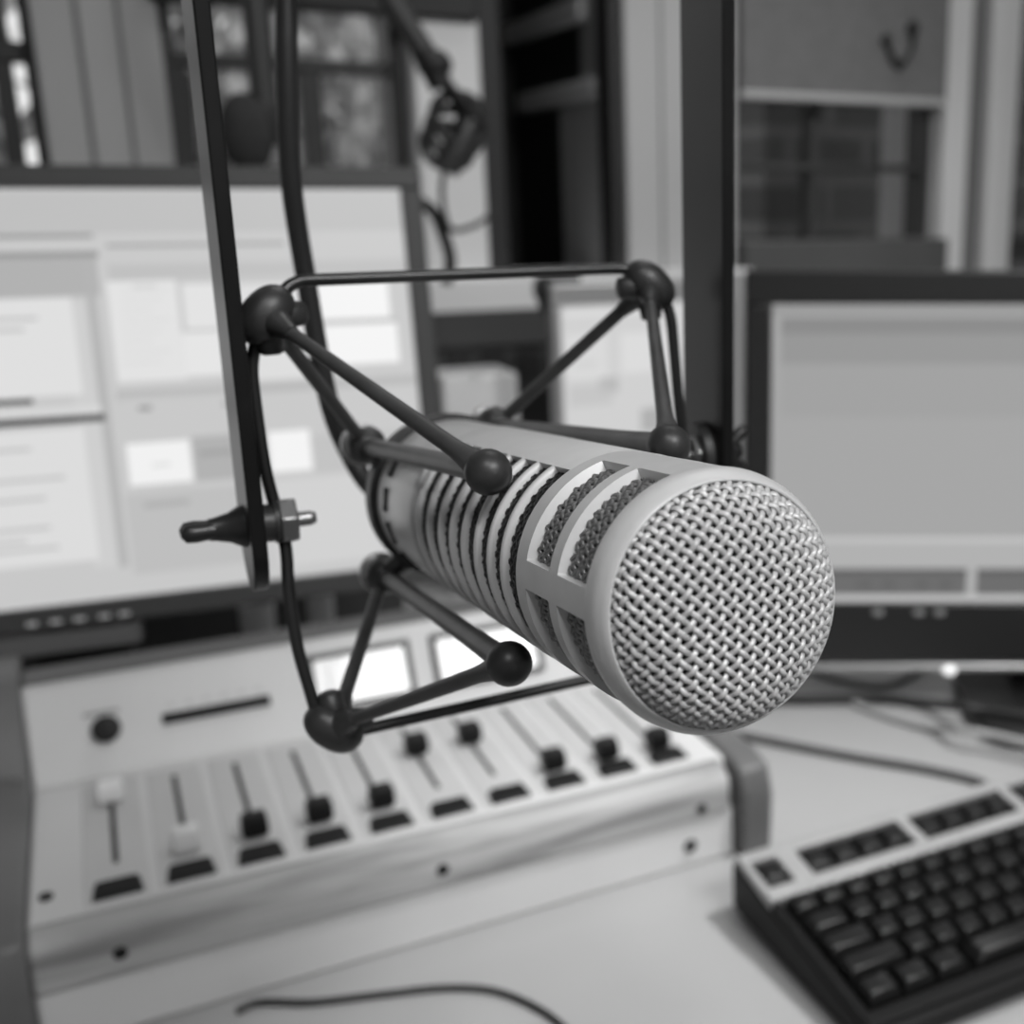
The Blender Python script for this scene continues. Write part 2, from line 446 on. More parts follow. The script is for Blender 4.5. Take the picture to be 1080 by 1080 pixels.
# yoke: flat bar bent to an upside-down U
BW, BT = .0149, .0021
fw = nrm(V(MA[0], MA[1], 0)); rt = nrm(V(MR[0], MR[1], 0)); UP = V(0, 0, 1)
def arm(piv, side, drop):
    bb = MB(); o = piv + rt * side * (.0080 if side < 0 else .0030)
    n = 12; out = []
    for i in range(n + 1): t = pi + pi * i / n; out.append((BW * cos(t), -drop + BW + BW * sin(t)))
    out += [(BW, .235), (-BW, .235)]
    bb.prism(out, o - rt * BT, fw, UP, rt * 2 * BT)
    return bb.build('yoke_arm', M['yoke'], mount, smooth=40, bevel=.0006), o
aL, oL = arm(PL, -1, .0195)
aR, oR = arm(PR, 1, .0195)
b = MB(); zc = max(PL[2], PR[2]) + .235
b.obox((oL + oR) / 2 * V(1, 1, 0) + V(0, 0, zc), (nrm((oR - oL) * V(1, 1, 0)), fw, UP), (np.linalg.norm((oR - oL)[:2]) / 2 + BT, BW, BT))
b.build('yoke_bridge', M['yoke'], mount, bevel=.0006)
b = MB(); cc = (oL + oR) / 2 * V(1, 1, 0) + V(0, 0, zc)
b.lathe(cc, UP, [(-.004, .0001), (-.004, .011), (.02, .011), (.022, .009), (.024, .0075), (.06, .0075), (.06, .0001)], 32); b.build('swivel_stud', M['darksteel'], mount)
b = MB(); b.tube([cc + UP * .05, V(cc[0], cc[1], 2.7)], .0095, 16); b.build('drop_pole', M['darksteel'], mount)
for piv, o, sd in ((PL, oL, -1), (PR, oR, 1)):
    b = MB(); b.tube([piv - rt * sd * .0085, o + rt * sd * .012], .0022, 14)
    b.tube([piv - rt * sd * .0085, piv - rt * sd * .0100], [.0022, .0016], 14)
    bolt = b.build('pivot_bolt', M['steel'], mount, smooth=40)
    hx = [(.0072 * cos(pi / 3 * k + .3), .0072 * sin(pi / 3 * k + .3)) for k in range(6)]
    b = MB(); b.prism(hx, piv + rt * sd * .0006, fw, UP, -rt * sd * .0050); b.build('hex_nut', M['steel'], bolt, bevel=.0006)
    if sd < 0: b = MB(); b.tube([o - rt * sd * BT, piv + rt * sd * .0005], .0056, 24); b.build('spacer', M['rubber'], bolt)
    gr = [(0, .0024), (0, .0062), (.0012, .0064), (.0016, .0024)] if sd < 0 else [(0, .0024), (0, .0105), (.0022, .0112), (.0046, .0104), (.0050, .0024)]
    b = MB(); b.lathe(piv + rt * sd * .002, -rt * sd, gr, 36); b.build('grommet', M['rubber'], bolt)
    b = MB(); b.lathe(o + rt * sd * BT, rt * sd, [(0, .0022), (0, .0064), (.0012, .0060), (.004, .0044), (.008, .0034), (.0095, .0032), (.0098, .0022)], 28)
    for w in (1, -1):
        if sd < 0: dirs, wid = nrm(rt * sd + fw * .16 * w), .0029; L_ = .0128
        else: dirs, wid = nrm(rt * sd * .6 + UP * .55 * w), .0022; L_ = .0115
        st = o + rt * sd * .006; pts = [st + dirs * L_ * t for t in (0, .25, .5, .75, .95, 1.04)]
        b.tube(pts, [wid * 1.25, wid, wid * .92, wid * .98, wid * .86, wid * .3], 14)
    b.build('wing_nut', M['darksteel'], bolt, smooth=50)

# microphone cable, from above down to the rear plug
b = MB()
pts = [at(303, -190, .40), at(302, -80, .40), at(302, 0, .40), at(303, 90, .405), at(307, 190, .415), at(322, 290, .43), at(346, 420, .445), at(370, 482, .455), at(396, 518, .452), at(428, 528, .444), MC - MA * .2205]
b.tube(bez(pts, 10), .0036, 14)
cab = b.build('microphone_cable', M['cable'], None, smooth=60); tag(cab, 'black microphone cable dropping from above to the back of the big microphone', 'cable')

# ================================================================== MIXING CONSOLE
CX0, CX1, CF, CB = -.068, .357, .655, .905
ZS = .070
con = thing('mixing_console', (.145, .78, TZ), 'pale broadcast mixing console with a wooden front bar, ten faders and two lit meters', 'mixing console')
PB, PT = (.838, ZS), (.869, .131)
poly = [(CF, 0), (CF, .036), (.668, .044), (.668, ZS), PB, PT, (CB - .004, .1315), (CB, .128), (CB, 0)]
b = MB(); b.prism(poly, V(CX0, 0, TZ), V(0, 1, 0), UP, V(CX1 - CX0, 0, 0)); b.build('housing', M['console'], con, bevel=.003)
b = MB(); b.box((CX0 + .001, PT[0] + .004, TZ + .129), (CX1 - .001, CB - .004, TZ + .1335)); b.build('top_grey_band', M['midgrey'], con, bevel=.001)  # darker grey band along the top rear face of the console
b = MB(); bp = [(.652, .036), (.652, .058), (.655, .064), (.664, .0695), (.670, .0705), (.670, .036)]
b.prism(bp, V(CX0, 0, TZ), V(0, 1, 0), UP, V(CX1 - CX0 - .004, 0, 0)); bar = b.build('wooden_bar', M['wood'], con, bevel=.003, seg=3)
for px, py in ((127, 1005), (467, 917), (740, 853)):
    o = onY(px, py, .652); b = MB(); b.lathe(o, V(0, -1, 0), [(-.004, .0001), (-.001, .0036), (.0006, .0038), (.0008, .0001)], 20); b.build('screw_plug', M['slot'], bar)
o = onY(728, 892, CF); b = MB(); b.lathe(o, V(0, -1, 0), [(-.001, .005), (.001, .0048), (.0025, .003), (.0027, .0001)], 20); b.build('front_screw', M['darksteel'], con)
o = onZ(48, 957, ZS + .001); b = MB(); b.lathe(o + V(0, .012, 0), UP, [(-.002, .0036), (.0008, .0036), (.0014, .0001)], 18); b.build('corner_screw', M['slot'], con)
cheek = [(.640, 0), (.638, .05), (.645, .070), (.660, .074), (.830, .082), (.862, .134), (.870, .139), (.915, .138), (.915, 0)]
for x0, x1 in ((CX0 - .024, CX0), (CX1 + .002, CX1 + .026)):
    ck = [(q[0] + (.006 if x0 > 0 else .008), q[1] - (.004 if x0 > 0 else 0)) for q in cheek]; ck[0] = (ck[0][0], 0); ck[-1] = (ck[-1][0], 0)
    b = MB(); b.prism(ck, V(x0, 0, TZ), V(0, 1, 0), UP, V(x1 - x0, 0, 0)); b.build('side_cheek', M['cheek'], con, bevel=.003)
# channels
kY = [.795, .707, .705, .705, .704, .768, .768, .700, .698, .696]
for k in range(10):
    x = -.0228 + .0381 * k; z = TZ + ZS
    b = MB(); b.box((x - .0168, .676, z - .001), (x + .0168, .832, z + .0008)); st = b.build('channel_strip', M['strip'], con, bevel=.0006)
    b = MB(); b.box((x - .0016, .716, z + .0006), (x + .0016, .818, z + .0011)); b.build('fader_slot', M['slot'], st)
    y = kY[k] + .004; b = MB()
    hw, hd, h = .0078, .0066, .0165
    vs = []
    for (zz, s1, s2) in ((.002, .86, .8), (.006, 1, 1), (.013, .96, .9), (h, .84, .62)):
        vs.append([V(x + i * hw * s1, y + j * hd * s2, z + zz) for i, j in ((-1, -1), (1, -1), (1, 1), (-1, 1))])
    vv = [p for r_ in vs for p in r_]
    fs = [(q * 4 + i, q * 4 + (i + 1) % 4, q * 4 + 4 + (i + 1) % 4, q * 4 + 4 + i) for q in range(3) for i in range(4)] + [(3, 2, 1, 0), (12, 13, 14, 15)]
    b.add(vv, fs); b.obox(V(x, y, z + .0015), np.eye(3), (.0014, .003, .0015))
    kn = b.build('fader_knob', M['whiteknob'] if k < 2 else M['knob'], st, bevel=.0012)
    if k < 2: kn['label'] = 'white fader knob'
    # start/stop key: a low wedge
    b = MB(); yb = .6845
    wv = [(-.0135, -.0085, .0), (.0135, -.0085, .0), (.0125, .008, .0), (-.0125, .008, .0), (-.0125, -.007, .0032), (.0125, -.007, .0032), (.0105, .006, .0055), (-.0105, .006, .0055)]
    b.add([V(x + p, yb + q, z + r_) for p, q, r_ in wv], [(3, 2, 1, 0), (4, 5, 6, 7), (0, 1, 5, 4), (1, 2, 6, 5), (2, 3, 7, 6), (3, 0, 4, 7)])
    b.build('channel_key', M['knob'], st, bevel=.001)
# sloping meter panel
pd = nrm(V(0, PT[0] - PB[0], PT[1] - PB[1])); pn = nrm(np.cross(V(1, 0, 0), pd))
if pn[1] > 0: pn = -pn
p0 = V(0, PB[0], PB[1] + TZ)
def onPanel(px, py):
    d = ray(px, py); t = np.dot(p0 - EYE, pn) / np.dot(d, pn); q = EYE + d * t - p0; return q[0], np.dot(q, pd)
def pp(u, v, n=0.): return p0 + V(1, 0, 0) * u + pd * v + pn * n
XA = V(1, 0, 0)
def plate(bb, c, hu, hv, n0, n1, mi=0):
    bb.obox(pp(c[0], c[1], (n0 + n1) / 2), (XA, pd, pn), (hu, hv, abs(n1 - n0) / 2), mi)
u0, v0 = onPanel(112, 769)
b = MB(); b.lathe(pp(u0, v0), pn, [(0, .0001), (0, .0092), (.003, .0093), (.010, .0084), (.0115, .0074), (.012, .0001)], 32); kn = b.build('monitor_knob', M['knob'], con)
b = MB(); plate(b, (u0 - .002, v0 + .0115), .011, .0012, .0, .0003); b.build('printed_line', M['print'], con)
uA, vA = onPanel(172, 756); uB, vB = onPanel(284, 741)
b = MB(); plate(b, ((uA + uB) / 2, (vA + vB) / 2), abs(uB - uA) / 2 + .001, .0040, .0, .0008); sel = b.build('button_row', M['print'], con, bevel=.0004)
for k in range(6):
    t = (k + .5) / 6; b = MB(); plate(b, (uA + (uB - uA) * t, (vA + vB) / 2), .0064, .0034, .0006, .0026); b.build('button', M['slot'], sel, bevel=.0005)
b = MB()
for k in range(6): plate(b, (uA + (uB - uA) * (k + .5) / 6, (vA + vB) / 2 + .009), .0022, .0014, 0, .0003)
plate(b, ((uA + uB) / 2, (vA + vB) / 2 - .0065), abs(uB - uA) / 2, .0007, 0, .0003)
b.build('printed_scale', M['strip'], con)
for (pa, pb_) in (((322, 697), (440, 732)), ((452, 673), (574, 705))):
    a_, c_ = onPanel(*pa), onPanel(*pb_)
    uc, vc = (a_[0] + c_[0]) / 2, .0365; hu, hv = abs(c_[0] - a_[0]) / 2, .0215
    b = MB()
    for sx, sv, wu, wv in ((0, 1, hu, .0022), (0, -1, hu, .0022), (1, 0, .0022, hv), (-1, 0, .0022, hv)): plate(b, (uc + sx * (hu - .0022), vc + sv * (hv - .0022)), wu, wv, 0, .004)
    fr = b.build('meter', M['meterframe'], con, bevel=.0008)
    b = MB(); plate(b, (uc, vc), hu - .003, hv - .003, .0, .0012)
    b.build('meter_face', M['meter'], fr)
    if pa[0] < 400: b = MB(); plate(b, (uc - hu * .62, vc), hu * .32, hv - .0045, .001, .0015); b.build('scale', M['meterscale'], fr)
    b = MB(); plate(b, (uc - hu * .62, vc), hu * .012, hv * .6, .0012, .0018); b.build('needle', M['print'], fr)

# ================================================================== MONITORS
def monitor(name, P, yaw, tilt, u0, u1, v0, v1, bz, label, back=.035, side=None):
    t = thing(name, (P[0], P[1] + .08, TZ), label, 'monitor')
    u = V(cos(yaw), sin(yaw), 0); n = V(sin(yaw), -cos(yaw), 0); v = UP * cos(tilt) - n * sin(tilt); N_ = nrm(np.cross(u, v))
    return t, u, v, N_
def plane_uv(P, u, v, n, px, py):
    d = ray(px, py); t = np.dot(P - EYE, n) / np.dot(d, n); q = EYE + d * t - P; return np.dot(q, u), np.dot(q, v)
class Scr(MB):
    def __init__(s, P, u, v, n): MB.__init__(s); s.P, s.u, s.w, s.nn = P, u, v, n; s.mats = []; s.lev = 0
    def rect(s, u0, u1, v0, v1, e, lev):
        m = emi(e)
        if m not in s.mats: s.mats.append(m)
        off = s.nn * (.0001 + lev * .00015)
        s.add([s.P + s.u * a + s.w * c + off for a, c in ((u0, v0), (u1, v0), (u1, v1), (u0, v1))], [(0, 1, 2, 3)], s.mats.index(m))
    def px(s, x0, y0, x1, y1, e, lev=1):
        a = plane_uv(s.P, s.u, s.w, s.nn, (x0 + x1) / 2, y0); b = plane_uv(s.P, s.u, s.w, s.nn, (x0 + x1) / 2, y1)
        l = plane_uv(s.P, s.u, s.w, s.nn, x0, (y0 + y1) / 2)[0]; r = plane_uv(s.P, s.u, s.w, s.nn, x1, (y0 + y1) / 2)[0]
        lo, hi = s.lim; l, r = max(l, lo[0]), min(r, hi[0]); v0, v1 = max(b[1], lo[1]), min(a[1], hi[1])
        if r > l and v1 > v0: s.rect(l, r, v0, v1, e, lev)

# ---- left monitor
LP = at(0, 645, .85)
lm, lu, lv, ln = monitor('computer_monitor', LP, rad(-5), rad(9), 0, 0, 0, 0, 0, 'large black-framed monitor at left showing pale software windows, behind the mixing console')
U0, U1, V0, V1, BZ = -.212, .307, 0., .2965, .0160
def lbox(bb, a0, a1, c0, c1, n0, n1): bb.obox(LP + lu * (a0 + a1) / 2 + lv * (c0 + c1) / 2 + ln * (n0 + n1) / 2, (lu, lv, ln), (abs(a1 - a0) / 2, abs(c1 - c0) / 2, abs(n1 - n0) / 2))
b = MB(); lbox(b, U0 - BZ, U1 + BZ, V0 - BZ, V1 + BZ, -.012, -.002); lbox(b, U0 + .03, U1 - .03, V0 + .02, V1 - .03, -.045, -.010); b.build('housing', M['bezel'], lm, bevel=.003)
b = MB()
lbox(b, U0 - BZ, U1 + BZ, V1, V1 + BZ, -.003, .006); lbox(b, U0 - BZ, U1 + BZ, V0 - BZ * 1.05, V0, -.003, .006); lbox(b, U0 - BZ, U0, V0, V1, -.003, .006); lbox(b, U1, U1 + BZ, V0, V1, -.003, .006)
bz = b.build('bezel', M['bezel2'], lm, bevel=.0015)
s = Scr(LP, lu, lv, ln); s.lim = ((U0, V0), (U1, V1)); s.rect(U0, U1, V0, V1, .56, 0)
R_ = s.px
R_(-200, 203, 432, 246, .50); R_(-200, 248, 98, 253, .30, 2); R_(112, 256, 300, 260, .34, 2); R_(-200, 267, 104, 274, .30, 2)
R_(-200, 274, 104, 316, .42); R_(-200, 318, 82, 424, .72, 2); R_(82, 318, 106, 600, .60, 1)
R_(106, 266, 116, 600, .44, 1); R_(-200, 427, 36, 433, .05, 3); R_(-200, 436, 108, 444, .66, 2); R_(-200, 446, 112, 454, .06, 3)
R_(-200, 460, 98, 606, .70, 2)
for x1, y in ((40, 338), (26, 350), (34, 480), (70, 512), (50, 534), (55, 566), (30, 580), (64, 588)): R_(-200, y, x1, y + 4, .50, 3)
R_(114, 276, 436, 292, .50, 2); R_(118, 296, 191, 402, .74, 2); R_(194, 299, 246, 346, .74, 2); R_(194, 350, 246, 396, .76, 2); R_(255, 299, 325, 400, .70, 2)
R_(330, 295, 410, 336, .88, 2); R_(334, 342, 420, 384, .88, 2); R_(330, 337, 420, 341, .5, 3)
R_(122, 404, 440, 414, .46, 2); R_(126, 416, 250, 426, .56, 2); R_(146, 428, 160, 433, .28, 3); R_(235, 424, 242, 428, .3, 3)
R_(135, 466, 202, 510, .86, 2); R_(204, 458, 282, 505, .42, 2); R_(284, 454, 328, 497, .88, 2); R_(330, 455, 440, 495, .52, 2)
R_(136, 516, 260, 600, .50, 2); R_(152, 528, 200, 534, .40, 3); R_(210, 474, 246, 480, .34, 3); R_(160, 488, 180, 492, .7, 3)
R_(290, 500, 440, 590, .62, 2); R_(140, 300, 165, 304, .62, 3)
for k in range(8): R_(128, 304 + k * 11, 180 - (k % 3) * 9, 306 + k * 11, .66, 3)
s.build('screen', s.mats, lm, smooth=0)
for px in (35, 60, 85, 111, 132):
    q = plane_uv(LP, lu, lv, ln, px, 657 - (px - 35) * .115); b = MB(); lbox(b, q[0] - .0035, q[0] + .0035, q[1] - .0012, q[1] + .0012, .0055, .0066); b.build('button', M['glyph'], bz, smooth=0)
b = MB(); lbox(b, -.08, .088, -.036, -.0205, -.03, .0); b.build('speaker_bar', M['midgrey'], lm, bevel=.002)
b = MB(); nb = LP + lu * .04 - ln * .075
b.obox(V(nb[0], nb[1], TZ + .10), (lu, np.cross(UP, lu), UP), (.035, .012, .10)); b.build('stand_neck', M['bezel'], lm, bevel=.003)
b = MB(); b.lathe(V(nb[0], nb[1] , TZ), UP, [(0, .0001), (0, .085), (.008, .083), (.014, .04), (.015, .0001)], 40); b.build('stand_base', M['bezel'], lm)

# ---- right monitor
RP = at(812, 630, 1.05)
rm, ru, rv, rn = monitor('flat_monitor', RP, -YAW, rad(1.5), 0, 0, 0, 0, 0, 'black monitor with a silver edge at right showing a plain grey screen, above the keyboard')
RW, RH = .375, .2565
def rbox(bb, a0, a1, c0, c1, n0, n1): bb.obox(RP + ru * (a0 + a1) / 2 + rv * (c0 + c1) / 2 + rn * (n0 + n1) / 2, (ru, rv, rn), (abs(a1 - a0) / 2, abs(c1 - c0) / 2, abs(n1 - n0) / 2))
b = MB(); rbox(b, -.0225, RW + .0225, -.058, RH + .0275, -.012, -.003); rbox(b, .03, RW - .03, .0, RH - .03, -.05, -.01); b.build('housing', M['bezel'], rm, bevel=.004)
b = MB()
rbox(b, -.0225, RW + .0225, RH, RH + .0275, -.004, .006); rbox(b, -.0225, RW + .0225, -.058, -.004, -.004, .006); rbox(b, -.0225, 0, -.005, RH, -.004, .006); rbox(b, RW, RW + .0225, -.005, RH, -.004, .006)
bz = b.build('bezel', M['bezel'], rm, bevel=.002)
for x0 in (-.0325, RW + .0225):
    b = MB(); rbox(b, x0, x0 + .0100, -.058, RH + .026, -.018, .003); b.build('silver_side', M['silver'], rm, bevel=.002)
b = MB(); rbox(b, -.029, RW + .029, -.0672, -.0608, -.018, .007); b.build('silver_chin', M['silver'], rm, bevel=.002)
b = MB(); q = plane_uv(RP, ru, rv, rn, 1000, 704); b.ell(RP + ru * q[0] + rv * q[1] + rn * .007, (ru, rv, rn), (.006, .0045, .002), 16, 10); b.build('power_light', M['led'], rm)
s = Scr(RP, ru, rv, rn); s.lim = ((0, -.004), (RW, RH)); s.rect(0, RW, -.004, RH, .36, 0)
R_ = s.px
R_(812, 324, 1400, 331, .30); R_(824, 335, 1400, 352, .24, 1); R_(824, 352, 1400, 384, .29, 1); R_(824, 384, 1400, 440, .34, 1)
R_(860, 566, 1400, 572, .52, 2); R_(860, 572, 1400, 599, .42, 2); R_(800, 600, 1400, 606, .10, 2); R_(800, 606, 1400, 627, .135, 2); R_(1020, 572, 1030, 628, .42, 3); R_(800, 627, 1400, 640, .50, 2)
for x in (905, 930, 965, 990): R_(x, 614, x + 14, 619, .10, 3)
s.build('screen', s.mats, rm, smooth=0)
b = MB()
for x in (925, 968, 990):
    q = plane_uv(RP, ru, rv, rn, x, 644); b.ell(RP + ru * q[0] + rv * q[1] + rn * .006, (ru, rv, rn), (.005, .003, .001), 12, 8)
b.build('printed_mark', M['print'], bz)
sb = RP + ru * .262 - rn * .05
b = MB(); b.obox(V(sb[0], sb[1], TZ + .09), (ru, np.cross(UP, ru), UP), (.034, .014, .085)); b.build('stand_neck', M['bezel'], rm, bevel=.004)
b = MB(); fo = V(sb[0], sb[1], TZ + .0004) + rn * .05
out = [(.088 * (abs(cos(t)) ** .5) * np.sign(cos(t)), .095 * (abs(sin(t)) ** .5) * np.sign(sin(t))) for t in np.linspace(0, 2 * pi, 48, endpoint=False)]
b.prism(out, fo, ru, -rn, UP * .012); b.build('stand_base', M['bezel'], rm, bevel=.004)

# ================================================================== KEYBOARD
kb = thing('keyboard', (.52, .52, TZ), 'black keyboard with a silver strip along its function keys, lying on the desk at right', 'keyboard')
KX0, KX1 = .3215, .690
def kz(y): return .021 + (y - .440) * (.042 - .021) / (.588 - .440)   # top surface slopes up to the back
pl = [(.436, .004), (.434, .014), (.440, .019), (.446, kz(.446) - .004), (.540, kz(.540) - .004), (.588, kz(.588) - .001), (.591, kz(.588) - .006), (.590, .008), (.580, .006)]
b = MB(); b.prism(pl, V(KX0 - .001, 0, TZ), V(0, 1, 0), UP, V(KX1 - KX0 + .002, 0, 0)); b.build('case', M['kbd'], kb, bevel=.002)
kt = nrm(V(0, .148, .021)); kn_ = np.cross(V(1, 0, 0), kt)
def kp(x, y, h=0.): return V(x, y, TZ + kz(y)) + kn_ * h
b = MB()
def kslab(bb, x0, x1, y0, y1, h0, h1):
    bb.obox(kp((x0 + x1) / 2, (y0 + y1) / 2, (h0 + h1) / 2), (XA, kt, kn_), ((x1 - x0) / 2, (y1 - y0) / 2 / kt[1], abs(h1 - h0) / 2))
blocks = [(.3262, .3450), (.359, .4385), (.447, .5265), (.535, .6145), (.624, .682)]
kslab(b, KX0, KX1, .5785, .5875, -.006, .003); kslab(b, KX0, KX1, .5425, .5530, -.006, .003)
xs = [KX0] + [q for blk in blocks for q in blk] + [KX1]
for i in range(0, len(xs), 2): kslab(b, xs[i], xs[i + 1], .5525, .5790, -.006, .003)
b.build('silver_strip', M['kbdstrip'], kb, bevel=.0006)
b = MB()
kslab(b, KX0, KX0 + .006, .446, .5425, -.008, .001); kslab(b, KX0, KX1, .438, .4475, -.008, .0015); kslab(b, KX1 - .006, KX1, .446, .5425, -.008, .001)
b.build('rim', M['kbd'], kb, bevel=.001)
def key(x, y, w, d=.0172, h=.0066):
    bb = MB(); rows = []
    for hh, sx, sy, oy in ((-.004, 1, 1, 0), (.001, .98, .98, 0), (h - .001, .76 if w < .03 else .88, .74, .0008), (h, .68 if w < .03 else .84, .64, .0010)):
        rows += [kp(x + i * w / 2 * sx * .95, y + oy + j * d / 2 * sy * .95, hh) for i, j in ((-1, -1), (1, -1), (1, 1), (-1, 1))]
    fs = [(q * 4 + i, q * 4 + (i + 1) % 4, q * 4 + 4 + (i + 1) % 4, q * 4 + 4 + i) for q in range(3) for i in range(4)]
    # dished top
    c = len(rows); rows.append(kp(x, y + .001, h - .0011)); fs += [(12 + i, 12 + (i + 1) % 4, c) for i in range(4)]
    bb.add(rows, fs); bb.build('key', M['key'], kb, smooth=50, bevel=.0008)
for x0, x1 in blocks:
    n = 1 if x1 - x0 < .03 else (3 if x1 > .65 else 4); w = (x1 - x0) / n
    for i in range(n): key(x0 + w * (i + .5), .5658, w, .0215, .0045)
PK = .0190; KL = KX0 + .0075
rows = [(.5320, [1] * 13 + [2]), (.5135, [1.5] + [1] * 12 + [1.5]), (.4950, [1.75] + [1] * 11 + [2.25]), (.4765, [2.25] + [1] * 10 + [2.75]), (.4580, [1.25, 1.25, 1.25, 6.25, 1.25, 1.25, 1.25, 1.25])]
for y, ws in rows:
    x = KL
    for w in ws: key(x + w * PK / 2, y, w * PK); x += w * PK
for y, n0 in ((.5320, 0), (.5135, 0), (.4580, 0)):
    for i in range(3): key(.6295 + i * PK, y, PK)
key(.6295 + PK, .4765, PK)

# ================================================================== DESK AND CABLES
desk = thing('desk', (.45, .85, 0), 'wide pale laminate desk carrying the console, monitors and keyboard', 'desk')
b = MB(); b.box((-1.1, .20, TZ - .03), (1.9, 1.50, TZ)); b.build('desktop', M['desk'], desk, bevel=.004)
for x in (-1.05, 1.79):
    for y in (.26, 1.38): b = MB(); b.box((x, y, 0), (x + .06, y + .06, TZ - .03)); b.build('leg', M['frame_grey'], desk, bevel=.003)
def lay(name, pts, r, m, label, zz=None):
    P = [onZ(p[0], p[1], (p[2] if len(p) > 2 else r)) for p in pts]
    b = MB(); b.tube(bez(P, 10), r, 12); return tag(b.build(name, M[m], None, smooth=60), label, 'cable')
lay('desk_cable', [(250, 1066), (275, 1057), (330, 1057), (400, 1049), (470, 1042), (525, 1046), (575, 1068), (610, 1100), (660, 1160)], .0021, 'cable', 'thin black cable curving over the desk in front of the mixing console')
lay('power_cable', [(770, 735), (840, 738), (925, 737), (975, 742, .007), (1010, 745, .019), (1040, 749, .019), (1090, 756, .019), (1200, 768, .019)], .0042, 'cable', 'thick black cable under the right monitor, farthest of those crossing the desk')
lay('signal_cable', [(735, 766), (790, 777), (850, 789), (910, 800), (970, 810), (1028, 823), (1058, 838)], .0036, 'cable_grey', 'dark grey cable running from the console end to the back of the keyboard')
lay('white_cable', [(900, 742), (940, 757), (985, 768, .006), (1015, 770, .018), (1050, 776, .018), (1090, 785, .018), (1160, 796, .018)], .0034, 'cable_light', 'pale cable on the desk between the black and grey cables')
lay('looped_cable', [(840, 700), (880, 716), (925, 724), (955, 716), (985, 699), (1012, 690), (1040, 684)], .0030, 'cable_grey', 'grey cable looping on the desk directly below the chin of the right monitor')

# ================================================================== ROOM
WY = 1.60
def wall_piece(bb, x0, x1, z0, z1, y0=WY, y1=WY + .14): bb.box((x0, y0, z0), (x1, y1, z1))
X = dict(l0=-1.6, w1a=-.75, w1b=-.012, w2a=.118, w2b=.400, ca=.490, cb=.690, w3a=.865, w3b=1.234, r0=1.39, r1=3.0)
ZS0, ZT = TZ + .345, TZ + 1.05
b = MB()
wall_piece(b, -1.6, 3.0, 0, ZS0 - .045); wall_piece(b, -1.6, 3.0, ZT, 2.7)
for x0, x1 in ((-1.6, X['w1a']), (X['w1b'], X['w2a']), (X['w2b'], X['ca']), (X['cb'], X['w3a']), (X['w3b'], X['r0'] + .001), (X['r0'] + .7, 3.0)): wall_piece(b, x0, x1, ZS0 - .045, ZT)
struct(b.build('wall_back', M['wall'], None, smooth=0))
b = MB(); b.box((-1.74, -2.2, 0), (-1.6, 1.74, 2.7)); struct(b.build('wall_left', M['wall'], None, smooth=0))
b = MB(); b.box((3.0, -2.2, 0), (3.14, 1.74, 2.7)); struct(b.build('wall_right', M['wall'], None, smooth=0))
b = MB(); b.box((-1.74, -2.34, 0), (3.14, -2.2, 2.7)); struct(b.build('wall_front', M['wall'], None, smooth=0))
b = MB(); b.box((-1.74, -2.34, -.1), (3.14, 1.74, 0)); struct(b.build('floor', M['floor'], None, smooth=0))
b = MB(); b.box((-1.74, -2.34, 2.7), (3.14, 1.74, 2.8)); struct(b.build('ceiling', M['ceiling'], None, smooth=0))
# sill board
b = MB(); b.box((-.8, WY - .07, ZS0 - .045), (.868, WY + .10, ZS0)); struct(b.build('trim_1', M['frame'], None, bevel=.004))
# window frames: kind structure, each one window with its bars and pane
def window(n, x0, x1, z0, z1, bars, m, t=.022, dep=.05, y=WY + .03):
    bb = MB()
    for a in ((x0, x0 + t), (x1 - t, x1)): bb.box((a[0], y, z0), (a[1], y + dep, z1))
    for a in ((z0, z0 + t), (z1 - t, z1)): bb.box((x0 + t, y, a[0]), (x1 - t, y + dep, a[1]))
    for kind, p, w in bars:
        if kind == 'h': bb.box((x0 + t, y + .005, p - w / 2), (x1 - t, y + dep - .005, p + w / 2))
        elif kind == 'l': bb.box((p - w / 2, y + .008, z0 + t), (p + w / 2, y + dep - .008, ZR))
        else: bb.box((p - w / 2, y + .008, z0 + t), (p + w / 2, y + dep - .008, z1 - t))
    o = struct(bb.build('window_%d' % n, M[m], None, smooth=0, bevel=.002))
    g = MB(); g.box((x0 + t * .5, y + dep * .45, z0 + t * .5), (x1 - t * .5, y + dep * .45 + .004, z1 - t * .5)); g.build('pane', M['glass'], o, smooth=0)
    return o
ZR = TZ + .606
window(1, X['w1a'], X['w1b'], ZS0, ZT, [('h', ZR, .022), ('v', -.046, .02), ('v', -.3, .02), ('v', -.52, .02)], 'darkframe', .012)
window(2, X['w2a'], X['w2b'], ZS0, ZT, [('h', ZR, .016), ('l', .286, .026), ('l', .135, .02)], 'darkframe', .014)
window(3, X['w3a'], X['w3b'], ZS0 - .0, ZT, [('v', 1.02, .016), ('h', TZ + .49, .012)], 'charcoal', .014, y=WY + .002)
window(4, X['r0'], X['r0'] + .7, ZS0, ZT, [('v', 1.75, .03)], 'darkframe', .03)
# dark box of the roller shade over window 2
b = MB(); b.box((.108, WY - .035, TZ + .662), (.486, WY - .003, TZ + .80)); tag(b.build('rolled_window_blind', M['dark'], None, bevel=.004), 'dark rolled shade across the top of the window with leaves outside', 'window shade')
